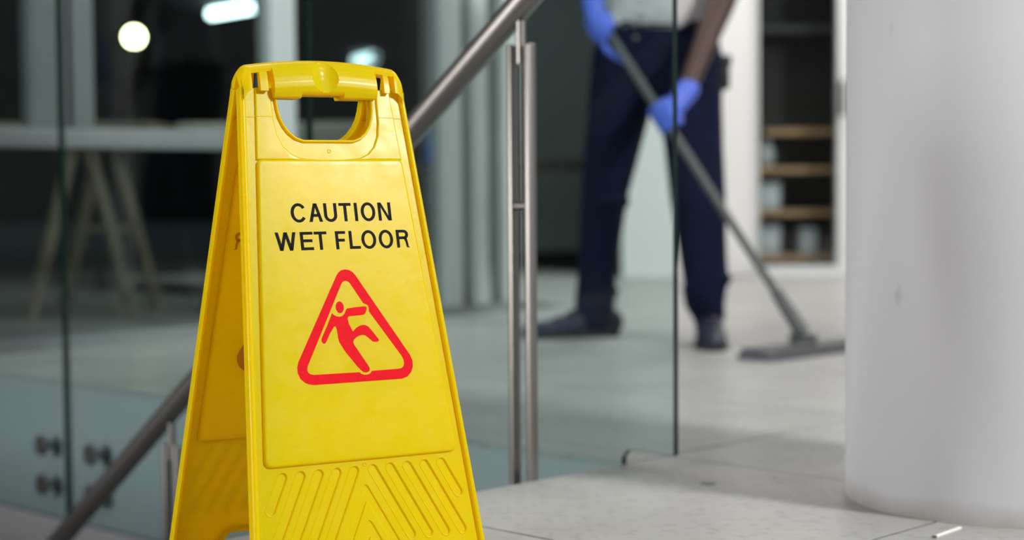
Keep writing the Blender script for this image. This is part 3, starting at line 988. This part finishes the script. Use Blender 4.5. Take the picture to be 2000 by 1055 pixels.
MAN = [(-0.02012, -0.31714), (-0.01827, -0.31918), (-0.01496, -0.32113), (-0.01103, -0.32191), (-0.0077, -0.32101), (-0.00501, -0.31872), (-0.003, -0.31534), (-0.00141, -0.31284), (0.00878, -0.31177), (0.02111, -0.31109), (0.02283, -0.31177), (0.02347, -0.31332), (0.02244, -0.31647), (0.02097, -0.31914), (0.01916, -0.32057), (0.01665, -0.32107), (0.00112, -0.32172), (-0.00075, -0.32239), (-0.0016, -0.32416), (-0.00073, -0.33053), (0.00308, -0.33946), (0.00761, -0.33546), (0.01194, -0.33326), (0.01529, -0.33251), (0.01902, -0.33269), (0.02242, -0.33437), (0.02673, -0.33944), (0.03231, -0.34761), (0.03414, -0.35013), (0.03396, -0.35163), (0.0322, -0.3526), (0.02873, -0.35272), (0.02575, -0.35165), (0.0209, -0.34701), (0.0176, -0.34457), (0.01393, -0.34393), (0.0101, -0.34464), (0.00631, -0.3464), (0.00343, -0.34881), (0.00215, -0.35145), (0.00305, -0.35481), (0.00899, -0.3649), (0.01819, -0.38047), (0.01902, -0.38307), (0.01825, -0.38543), (0.01615, -0.38665), (0.01317, -0.38707), (0.0105, -0.3863), (0.00801, -0.38405), (0.004, -0.37961), (-0.0085, -0.36242), (-0.01487, -0.35084), (-0.01586, -0.34555), (-0.01597, -0.33955), (-0.01657, -0.33502), (-0.01755, -0.33242), (-0.01919, -0.33279), (-0.02521, -0.34058), (-0.03035, -0.34927), (-0.03184, -0.35113), (-0.03349, -0.35163), (-0.03527, -0.3505), (-0.03628, -0.34821), (-0.03602, -0.34599), (-0.03322, -0.34092), (-0.02728, -0.33075), (-0.02224, -0.3217)]
HEAD = [(-0.00477, -0.31119), (-0.00497, -0.31269), (-0.0054, -0.31411), (-0.00605, -0.31537), (-0.00689, -0.3164), (-0.00787, -0.31717), (-0.00894, -0.31762), (-0.01006, -0.31774), (-0.01116, -0.31752), (-0.01218, -0.31697), (-0.01309, -0.31613), (-0.01383, -0.31502), (-0.01436, -0.31371), (-0.01466, -0.31227), (-0.01472, -0.31076), (-0.01453, -0.30925), (-0.0141, -0.30784), (-0.01345, -0.30658), (-0.01262, -0.30554), (-0.01164, -0.30477), (-0.01057, -0.30432), (-0.00945, -0.30419), (-0.00835, -0.30441), (-0.00732, -0.30495), (-0.00641, -0.3058), (-0.00567, -0.30691), (-0.00513, -0.30822), (-0.00483, -0.30967)]


def flat_mesh(loops):
    return plate_mesh(loops, 0.0, 0.00012, 0.0)

panel_me = build_panel()
text_me = text_mesh('lettering')
tri_me = flat_mesh([TRI_OUT, TRI_IN])
man_me = join_meshes('slipping_figure', [flat_mesh([MAN]), flat_mesh([HEAD])])

def leg_matrix(front):
    base = Matrix(((1, 0, 0, 0), (0, sin(TH), -cos(TH), 0), (0, cos(TH), sin(TH), 0), (0, 0, 0, 1)))
    mtx = Matrix.Translation((0, 0, SH_)) @ base
    return mtx if front else Matrix.Rotation(pi, 4, 'Z') @ mtx
for front in (True, False):
    p = mkmesh('front_panel' if front else 'rear_panel', panel_me if front else panel_me.copy(), M['plastic'], sign)
    p.matrix_local = leg_matrix(front)
    wn = p.modifiers.new('weighted', 'WEIGHTED_NORMAL'); wn.keep_sharp = True; wn.weight = 100
    p['label'] = 'front panel with recessed grip grooves' if front else 'rear panel seen from the inside, amber in the shade'
    for nm, me, m in (('lettering', text_me, M['print_black']), ('warning_triangle', tri_me, M['print_red']), ('slipping_figure', man_me, M['print_red'])):
        me2 = me if front else me.copy()
        o = mkmesh(nm, me2, m, p)
        o.location = (0, 0, 0.00425)
    if not front:
        for nm, me in (('faint_lettering', text_me), ('faint_triangle', tri_me)):
            o = mkmesh(nm, me.copy(), M['ghost'], p)
            o.location = (0, 0, -0.00395)
            o['label'] = 'print showing faintly through the plastic'

# ---- top grip: two mirrored halves that meet in a seam
def ztop(u):
    t = min(1.0, abs(u) / 0.100)
    z = 0.6065 - 0.0085 * t ** 2
    if t > 0.90: z -= 0.010 * ((t - 0.90) / 0.10) ** 2.2
    return z
def profile(u, lower=True, flat=False):
    zt = ztop(u)
    cutz = 0.5655 if (-0.030 < u < 0.022) else 0.5615
    pts = [(0.0004, zt), (0.006, zt - 0.0008), (0.0115, zt - 0.0030), (0.0165, zt - 0.0068), (0.0205, zt - 0.0120)]
    if not lower:
        return pts[:4] + [(0.0165, zt - 0.0105), (0.0004, zt - 0.0105)]
    k = 0.0 if flat else 1.0
    pts += [(0.0235, zt - 0.0180), (0.0258, zt - 0.0250), (0.0268, zt - 0.0310), (0.0262, zt - 0.0365), (0.0240, cutz + 0.0012), (0.0215, cutz), (0.0080, cutz), (0.0004, cutz + 0.002)]
    return pts
def dense(pts, n):
    import itertools
    L = [0]
    for i in range(1, len(pts)): L.append(L[-1] + math.dist(pts[i], pts[i - 1]))
    out = []
    for k in range(n):
        s = L[-1] * k / (n - 1)
        i = max(j for j in range(len(L)) if L[j] <= s + 1e-12); i = min(i, len(L) - 2)
        t = (s - L[i]) / (L[i + 1] - L[i])
        out.append((pts[i][0] + (pts[i + 1][0] - pts[i][0]) * t, pts[i][1] + (pts[i + 1][1] - pts[i][1]) * t))
    return out
def loft(bm, us, prof, n=0, dim=False):
    rings = []
    for u in us:
        pts = prof(u)
        if n: pts = dense(pts, n)
        ring_ = []
        for (v, z) in pts:
            if dim:
                r = sqrt((u + 0.0008) ** 2 + ((z - 0.5862) * 0.92) ** 2) / 0.0158
                if r < 1 and v > 0.006:
                    dd = 0.0062 * (1 - r * r) ** 0.9 + 0.0006
                    v -= dd * 0.86; z -= dd * 0.35
            ring_.append(bm.verts.new((u, -v, z)))
        rings.append(ring_)
    m = len(rings[0])
    for k in range(len(rings) - 1):
        for j in range(m):
            bm.faces.new((rings[k][j], rings[k][(j + 1) % m], rings[k + 1][(j + 1) % m], rings[k + 1][j]))
    bm.faces.new(rings[0]); bm.faces.new(rings[-1][::-1])
def lin(a, b, n): return [a + (b - a) * i / n for i in range(n + 1)]
def grip_mesh():
    bm = bmesh.new()
    loft(bm, lin(-0.0637, 0.0640, 200), lambda u: profile(u), 60, True)
    for s in (-1, 1):
        r = (lambda a, b, n: lin(a, b, n)) if s > 0 else (lambda a, b, n: lin(-b, -a, n))
        loft(bm, r(0.0636, 0.0902, 12), lambda u: profile(u, False))                       # bridge over the hinge windows
        def post(u):
            zt = ztop(u)
            return [(0.0004, zt), (0.006, zt - .0008), (0.0115, zt - .003), (0.0160, zt - .0068), (0.0185, zt - .012), (0.0205, zt - .020), (0.0225, zt - .030), (0.0222, 0.5700), (0.0110, 0.5700), (0.0004, 0.5860)]
        loft(bm, r(0.0893, 0.1000, 16), post)                                               # outer cheek
        def tongue(u):
            zt = ztop(u)
            return [(0.0100, zt - .0080), (0.0155, zt - .0090), (0.0190, zt - .016), (0.0212, zt - .024), (0.0228, 0.5695), (0.0140, 0.5695)]
        t0, t1 = (0.0751, 0.0817) if s > 0 else (0.0700, 0.0793)
        loft(bm, r(t0, t1, 4), tongue)
    bmesh.ops.recalc_face_normals(bm, faces=bm.faces)
    me = bpy.data.meshes.new('grip'); bm.to_mesh(me); bm.free()
    finish(me, True, 28)
    return me
gm = grip_mesh()
for front in (True, False):
    g = mkmesh('carry_grip', gm, M['plastic'], sign)
    g.matrix_local = Matrix.Identity(4) if front else Matrix.Rotation(pi, 4, 'Z')
g.data = gm.copy()
for s in (-1, 1):
    bm = bmesh.new(); tube(bm, (s * 0.0640, 0, 0.5925), (s * 0.0740, 0, 0.5925), 0.0035, seg=16)
    mk('hinge_pin', bm, M['plastic'], sign)

# ================================================================== small things on the floor
stick = tag(boxobj('paper_stick', (-0.036, 0.036, -0.0022, 0.0022, 0, 0.003), M['paper'], None, (0.569, 2.200, 0.0), math.atan2(0.054, 0.046), 0.0006),
            'thin white paper stick lying on the floor near the column', 'stick')
bm = bmesh.new(); bbox(bm, -0.041, -0.036, -0.0024, 0.0024, 0, 0.0032); bevel(bm, 0.0004)
mk('tip', bm, M['stain'], stick)
bm = bmesh.new(); lathe(bm, [(0.012, 0), (0.012, 0.001), (0.010, 0.0018)], 24)
tag(mk('floor_stud', bm, M['stain'], None, (0.298, 2.577, 0)), 'small dark round stud set in the floor left of the column', 'floor stud')

# ================================================================== PERSON AND MOP
def remesh(name, bm, voxel, m, parent=None, smooth=4, tex=None):
    me = bpy.data.meshes.new(name)
    bmesh.ops.recalc_face_normals(bm, faces=bm.faces)
    bm.to_mesh(me); bm.free()
    ob = bpy.data.objects.new('tmp', me); COL.objects.link(ob)
    r = ob.modifiers.new('r', 'REMESH'); r.mode = 'VOXEL'; r.voxel_size = voxel
    s = ob.modifiers.new('s', 'SMOOTH'); s.iterations = smooth; s.factor = 0.5
    dg = bpy.context.evaluated_depsgraph_get()
    out = bpy.data.meshes.new_from_object(ob.evaluated_get(dg))
    bpy.data.objects.remove(ob); bpy.data.meshes.remove(me)
    for p in out.polygons: p.use_smooth = True
    out.name = name
    out.materials.clear(); out.materials.append(m)
    o = bpy.data.objects.new(name, out); COL.objects.link(o)
    if parent: o.parent = parent
    return o

def limb(bm, nodes, seg=20):
    """nodes: (pos, r) or (pos, rx, ry); overlapping closed frusta and ellipsoids, fused later"""
    for i, nd in enumerate(nodes):
        rx = nd[1]; ry = nd[2] if len(nd) > 2 else rx
        sphere(bm, nd[0], (rx, ry, min(rx, ry)), seg, 12)
    for i in range(len(nodes) - 1):
        n0, n1 = nodes[i], nodes[i + 1]
        p0, p1 = Vector(n0[0]), Vector(n1[0])
        d = (p1 - p0).normalized()
        x = Vector((1, 0, 0)); x = (x - d * x.dot(d))
        x = x.normalized() if x.length > 0.2 else d.cross(Vector((0, 1, 0))).normalized()
        y = d.cross(x).normalized()
        a, b = [], []
        for k in range(seg):
            t = 2 * pi * k / seg
            a.append(bm.verts.new(p0 + x * cos(t) * n0[1] + y * sin(t) * (n0[2] if len(n0) > 2 else n0[1])))
            b.append(bm.verts.new(p1 + x * cos(t) * n1[1] + y * sin(t) * (n1[2] if len(n1) > 2 else n1[1])))
        for k in range(seg):
            j = (k + 1) % seg
            bm.faces.new((a[k], b[k], b[j], a[j]))
        bm.faces.new(a); bm.faces.new(b[::-1])

V = Vector
# joints, world metres
rAnk, rKnee, rHip = V((0.245, 5.08, 0.085)), V((0.272, 4.97, 0.425)), V((0.335, 4.93, 0.80))
lAnk, lKnee, lHip = V((0.560, 4.82, 0.085)), V((0.527, 4.80, 0.425)), V((0.510, 4.90, 0.80))
pelv = V((0.425, 4.93, 0.875)); waist = V((0.425, 4.93, 1.00)); chest = V((0.420, 4.90, 1.20)); neck = V((0.415, 4.88, 1.40)); 
rSh, lSh = V((0.245, 4.90, 1.345)), V((0.590, 4.88, 1.345))
lElb, lWri = V((0.632, 4.79, 1.060)), V((0.476, 4.63, 0.705))
rElb, rWri = V((0.150, 4.78, 1.100)), V((0.225, 4.66, 0.965))
head = V((0.405, 4.84, 1.565))
# mop handle line
hTop, hBot = V((0.232, 4.67, 0.930)), V((0.775, 4.50, 0.055))
hd = (hBot - hTop).normalized()
def on_handle(t): return hTop + (hBot - hTop) * t

# body: one continuous surface
bm = bmesh.new()
limb(bm, [(pelv, .145, .10), (waist, .128, .095), (chest, .150, .108), (V((0.417, 4.89, 1.31)), .135, .09), (neck, .055, .055), (V((0.41, 4.86, 1.46)), .052, .054)])
limb(bm, [(V((0.417, 4.89, 1.345)), .07, .07), (rSh, .052)]); limb(bm, [(V((0.417, 4.89, 1.345)), .07, .07), (lSh, .052)])
limb(bm, [(rHip, .082), (rKnee, .052), (rKnee.lerp(rAnk, .35), .052), (rAnk, .036)])
limb(bm, [(lHip, .082), (lKnee, .052), (lKnee.lerp(lAnk, .35), .052), (lAnk, .036)])
limb(bm, [(rAnk, .036), (rAnk + V((-0.07, -0.03, -0.05)), .03), (rAnk + V((-0.13, -0.05, -0.055)), .022)])
limb(bm, [(lAnk, .036), (lAnk + V((0.0, -0.08, -0.05)), .03), (lAnk + V((0.01, -0.14, -0.055)), .022)])
limb(bm, [(rSh, .052), (rSh.lerp(rElb, .5), .045), (rElb, .038), (rElb.lerp(rWri, .3), .038), (rWri, .026)])
limb(bm, [(lSh, .052), (lSh.lerp(lElb, .5), .045), (lElb, .040), (lElb.lerp(lWri, .3), .040), (lElb.lerp(lWri, .7), .031), (lWri, .026)])
# palms (inside the gloves)
limb(bm, [(rWri, .025), (on_handle(.02) + V((-.012, -.004, .01)), .022)]); limb(bm, [(lWri, .025), (on_handle(.335) + V((.02, -.0, .015)), .022)])
# head with brow, nose, chin and ears
sphere(bm, head, (.074, .094, .105), 28, 20)
sphere(bm, head + V((-.004, -.045, -.062)), (.048, .046, .050), 20, 14)
limb(bm, [(head + V((-.004, -.092, .012)), .010), (head + V((-.005, -.108, -.022)), .013)])
sphere(bm, head + V((-.018, -.098, -.026)), .008); sphere(bm, head + V((.008, -.098, -.026)), .008)
sphere(bm, head + V((-.004, -.088, -.096)), (.022, .016, .014))
for s in (-1, 1): sphere(bm, head + V((s * .076, .006, -.006)), (.010, .018, .030))
person = remesh('person', bm, 0.0075, M['skin'], None, 4)
tag(person, 'person in navy trousers and pale shirt, mopping with blue gloved hands', 'person')
for s in (-1, 1):
    bm = bmesh.new(); sphere(bm, head + V((-.004 + s * .030, -.083, .008)), (.014, .010, .008)); mk('eye', bm, M['eye'], person)
    bm = bmesh.new(); sphere(bm, head + V((-.005 + s * .030, -.0915, .008)), (.006, .003, .006)); mk('iris', bm, M['black'], person)
    bm = bmesh.new(); limb(bm, [(head + V((-.004 + s * .016, -.092, .028)), .004), (head + V((-.004 + s * .045, -.080, .028)), .003)], 8); mk('eyebrow', bm, M['hair'], person)
bm = bmesh.new(); limb(bm, [(head + V((-.026, -.090, -.055)), .004), (head + V((-.004, -.099, -.054)), .007), (head + V((.018, -.090, -.055)), .004)], 10); mk('mouth', bm, M['lips'], person)
bm = bmesh.new()
sphere(bm, head + V((0, .016, .026)), (.080, .094, .094), 28, 20)
for (x, y, z, r) in ((0, .05, -.02, .066), (.05, .02, .01, .036), (-.05, .02, .01, .036), (0, .06, -.055, .045)): sphere(bm, head + V((x, y, z)), r)
remesh('hair', bm, 0.008, M['hair'], person, 3)

# trousers
bm = bmesh.new()
limb(bm, [(V((0.425, 4.93, .935)), .165, .125), (V((0.425, 4.93, .86)), .182, .135), (V((0.425, 4.93, .80)), .178, .13)])
limb(bm, [(rHip + V((0, 0, .02)), .100, .115), (rHip.lerp(rKnee, .35), .092, .098), (rHip.lerp(rKnee, .7), .080, .086), (rKnee, .069, .076), (rKnee.lerp(rAnk, .45), .061, .074), (rKnee.lerp(rAnk, .8), .058, .070), (rAnk + V((.005, .0, .03)), .062, .074), (rAnk + V((0, 0, -.02)), .058, .068)])
limb(bm, [(lHip + V((0, 0, .02)), .100, .115), (lHip.lerp(lKnee, .35), .090, .098), (lHip.lerp(lKnee, .7), .083, .090), (lKnee, .080, .084), (lKnee.lerp(lAnk, .40), .070, .076), (lKnee.lerp(lAnk, .62), .066, .074), (lKnee.lerp(lAnk, .76), .060, .070), (lAnk + V((-.012, 0, .045)), .060, .070), (lAnk + V((0, 0, .0)), .048, .060)])
# cloth folds above the cuffs
sphere(bm, lKnee.lerp(lAnk, .70) + V((.022, -.01, 0)), (.055, .06, .022)); sphere(bm, lAnk + V((-.030, -.01, .07)), (.048, .06, .026))
sphere(bm, rKnee.lerp(rAnk, .85) + V((.018, -.02, 0)), (.055, .06, .022)); sphere(bm, rKnee + V((.01, -.03, -.02)), (.066, .06, .03))
trou = remesh('trousers', bm, 0.009, M['navy'], person, 4)
for z in (.905, .868):
    bm = bmesh.new(); sphere(bm, V((0.352, 4.782, z)), .006, 10, 8); mk('snap_button', bm, M['steel'], trou)
bm = bmesh.new()
prof_b = 48
top_, bot_ = [], []
lathe(bm, [(.150, .90), (.1705, .90), (.1715, .915), (.1705, .935), (.150, .935)], 48)
for v in bm.verts: v.co = V((0.425 + v.co.x, 4.93 + v.co.y * .78, v.co.z))
mk('belt', bm, M['black'], person)
bm = bmesh.new(); bbox(bm, 0.592, 0.628, 4.86, 4.93, .725, .82); bevel(bm, .012, 3)
pch = mk('belt_pouch', bm, M['black'], person)
bm = bmesh.new(); bbox(bm, 0.590, 0.632, 4.855, 4.935, .79, .825); bevel(bm, .008, 2); mk('flap', bm, M['black'], pch)

# shirt: torso and short sleeves, loose hem
bm = bmesh.new()
limb(bm, [(V((0.425, 4.925, .945)), .168, .135), (waist + V((0, 0, .02)), .158, .128), (chest, .178, .135), (V((0.417, 4.89, 1.31)), .160, .112), (V((0.415, 4.88, 1.385)), .075, .075)])
limb(bm, [(V((0.417, 4.89, 1.335)), .09, .085), (rSh, .075), (rSh.lerp(rElb, .65), .066)])
limb(bm, [(V((0.417, 4.89, 1.335)), .09, .085), (lSh, .075), (lSh.lerp(lElb, .65), .066)])
for k in range(10):
    t = 2 * pi * k / 10
    sphere(bm, V((0.425 + .145 * cos(t), 4.925 + .11 * sin(t), .925 + .008 * (k % 2))), (.034, .034, .026), 12, 8)
shirt = remesh('shirt', bm, 0.009, M['shirt'], person, 4)

# shoes
def shoe(ank, dirv):
    d = V(dirv).normalized(); side = V((-d.y, d.x, 0))
    a = V((ank.x, ank.y, 0))
    bm = bmesh.new()
    R = Matrix((d, side, V((0, 0, 1)))).transposed()
    for (t, w, h) in ((-.045, .036, .045), (0, .040, .060), (.05, .041, .045), (.10, .044, .034), (.15, .042, .027), (.185, .032, .022)):
        sphere(bm, a + d * t + V((0, 0, h * .95)), (.05, w, h), 18, 12, R)
    up = remesh('shoe', bm, .006, M['shoe'], person, 4)
    bm = bmesh.new()
    pts = [(-.085, .0), (-.07, .034), (0, .038), (.08, .045), (.15, .046), (.205, .030), (.225, 0)]
    pts = pts + [(x, -y) for x, y in pts[-2:0:-1]]
    lo_ = [bm.verts.new(a + d * x + side * y + V((0, 0, .0))) for x, y in pts]; hi_ = [bm.verts.new(a + d * x + side * y + V((0, 0, .016))) for x, y in pts]
    bm.faces.new(lo_[::-1]); bm.faces.new(hi_)
    for i in range(len(pts)):
        j = (i + 1) % len(pts); bm.faces.new((lo_[i], lo_[j], hi_[j], hi_[i]))
    mk('sole', bm, M['black'], up)
shoe(rAnk, (-0.93, -0.30, 0)); shoe(lAnk, (-0.05, -1, 0))

# gloves: palm, four fingers closed round the handle, thumb from the side of the palm
def glove(t, side, wrist, flip, point=False):
    c = on_handle(t)
    sd = V(side); sd = (sd - hd * sd.dot(hd)).normalized()
    tv = hd.cross(sd).normalized() * flip
    bm = bmesh.new()
    HR = .013
    palm = c + sd * .030
    R = Matrix((hd, tv, sd)).transposed()
    sphere(bm, palm, (.046, .036, .019), 20, 14, R)
    limb(bm, [(wrist + (wrist - palm).normalized() * .012, .032), (wrist, .031), (palm + (wrist - palm).normalized() * .02, .028)])
    for i in range(4):
        o = (-.031 + .0205 * i)
        ln = (1.0, 1.06, 1.0, .86)[i]
        ids = (1 if (point and i == 3) else 0)
        base = c + hd * o
        pts = []
        if ids:
            k0 = base + tv * .026 + sd * .016
            limb(bm, [(k0 - hd * .01, .0105), (k0 + hd * .035 - sd * .006, .0098), (k0 + hd * .062 - sd * .014 - tv * .008, .009), (k0 + hd * .085 - sd * .020 - tv * .014, .0080)], 12)
            continue
        for k, a in enumerate((75, 20, -40, -95, -130)):
            a = radians(90 - (90 - a) * ln) if k else radians(a)
            rr = HR + .0105 + (.012 if k == 0 else .004 if k == 1 else 0)
            pts.append((base + tv * (rr * cos(a)) + sd * (rr * sin(a)), (.0105, .0102, .0096, .009, .0082)[k]))
        limb(bm, pts, 12)
    # thumb
    r0 = palm - tv * .024 - hd * .022 * (1 if not point else -1)
    s_ = 1 if not point else -1
    limb(bm, [(r0, .013), (c - tv * .030 + sd * .006 + hd * .002 * s_, .0115), (c - tv * .021 - sd * .016 + hd * .016 * s_, .0098), (c - tv * .006 - sd * .026 + hd * .026 * s_, .0085)], 12)
    return remesh('glove', bm, .0042, M['glove'], person, 3)
glove(.335, (0.45, -0.35, 0.75), lWri, 1)
glove(.045, (-0.75, -0.55, 0.25), rWri, 1, True)

# mop
mop = empty('floor_mop', (0.775, 4.50, 0))
tag(mop, 'dark grey flat mop with a long handle held by the person', 'mop')
bm = bmesh.new(); tube(bm, hTop - hd * .10 - mop.location, on_handle(.92) - mop.location, .0120, seg=20); mk('handle', bm, M['mop_grey'], mop)
bm = bmesh.new(); sphere(bm, hTop - hd * .10 - mop.location, .0145); mk('end_cap', bm, M['mop_grey'], mop)
bm = bmesh.new(); tube(bm, on_handle(.87) - mop.location, hBot - mop.location, .0165, .021, seg=20); mk('socket', bm, M['mop_grey'], mop)
bm = bmesh.new(); tube(bm, (-.03, 0.02, .045), (.03, -0.02, .045), .013, seg=16); bbox(bm, -.03, .03, -.03, .03, .030, .045); mk('swivel_joint', bm, M['mop_grey'], mop)
mdir = math.atan2(.27, .285)
pad = None
bm = bmesh.new()
out = round_poly([(-.205, -.055), (.25, -.045), (.25, .045), (-.205, .055)], .022)
me = plate_mesh([out], .016, .030, .003); me_o = mkmesh('mop_plate', me, M['mop_grey'], mop, (0, 0, 0), mdir); finish(me)
me = plate_mesh([offset_poly(out, -.010)], 0.001, .017, .005); pd = mkmesh('mop_pad', me, M['mop_pad'], mop, (0, 0, 0), mdir); finish(me)
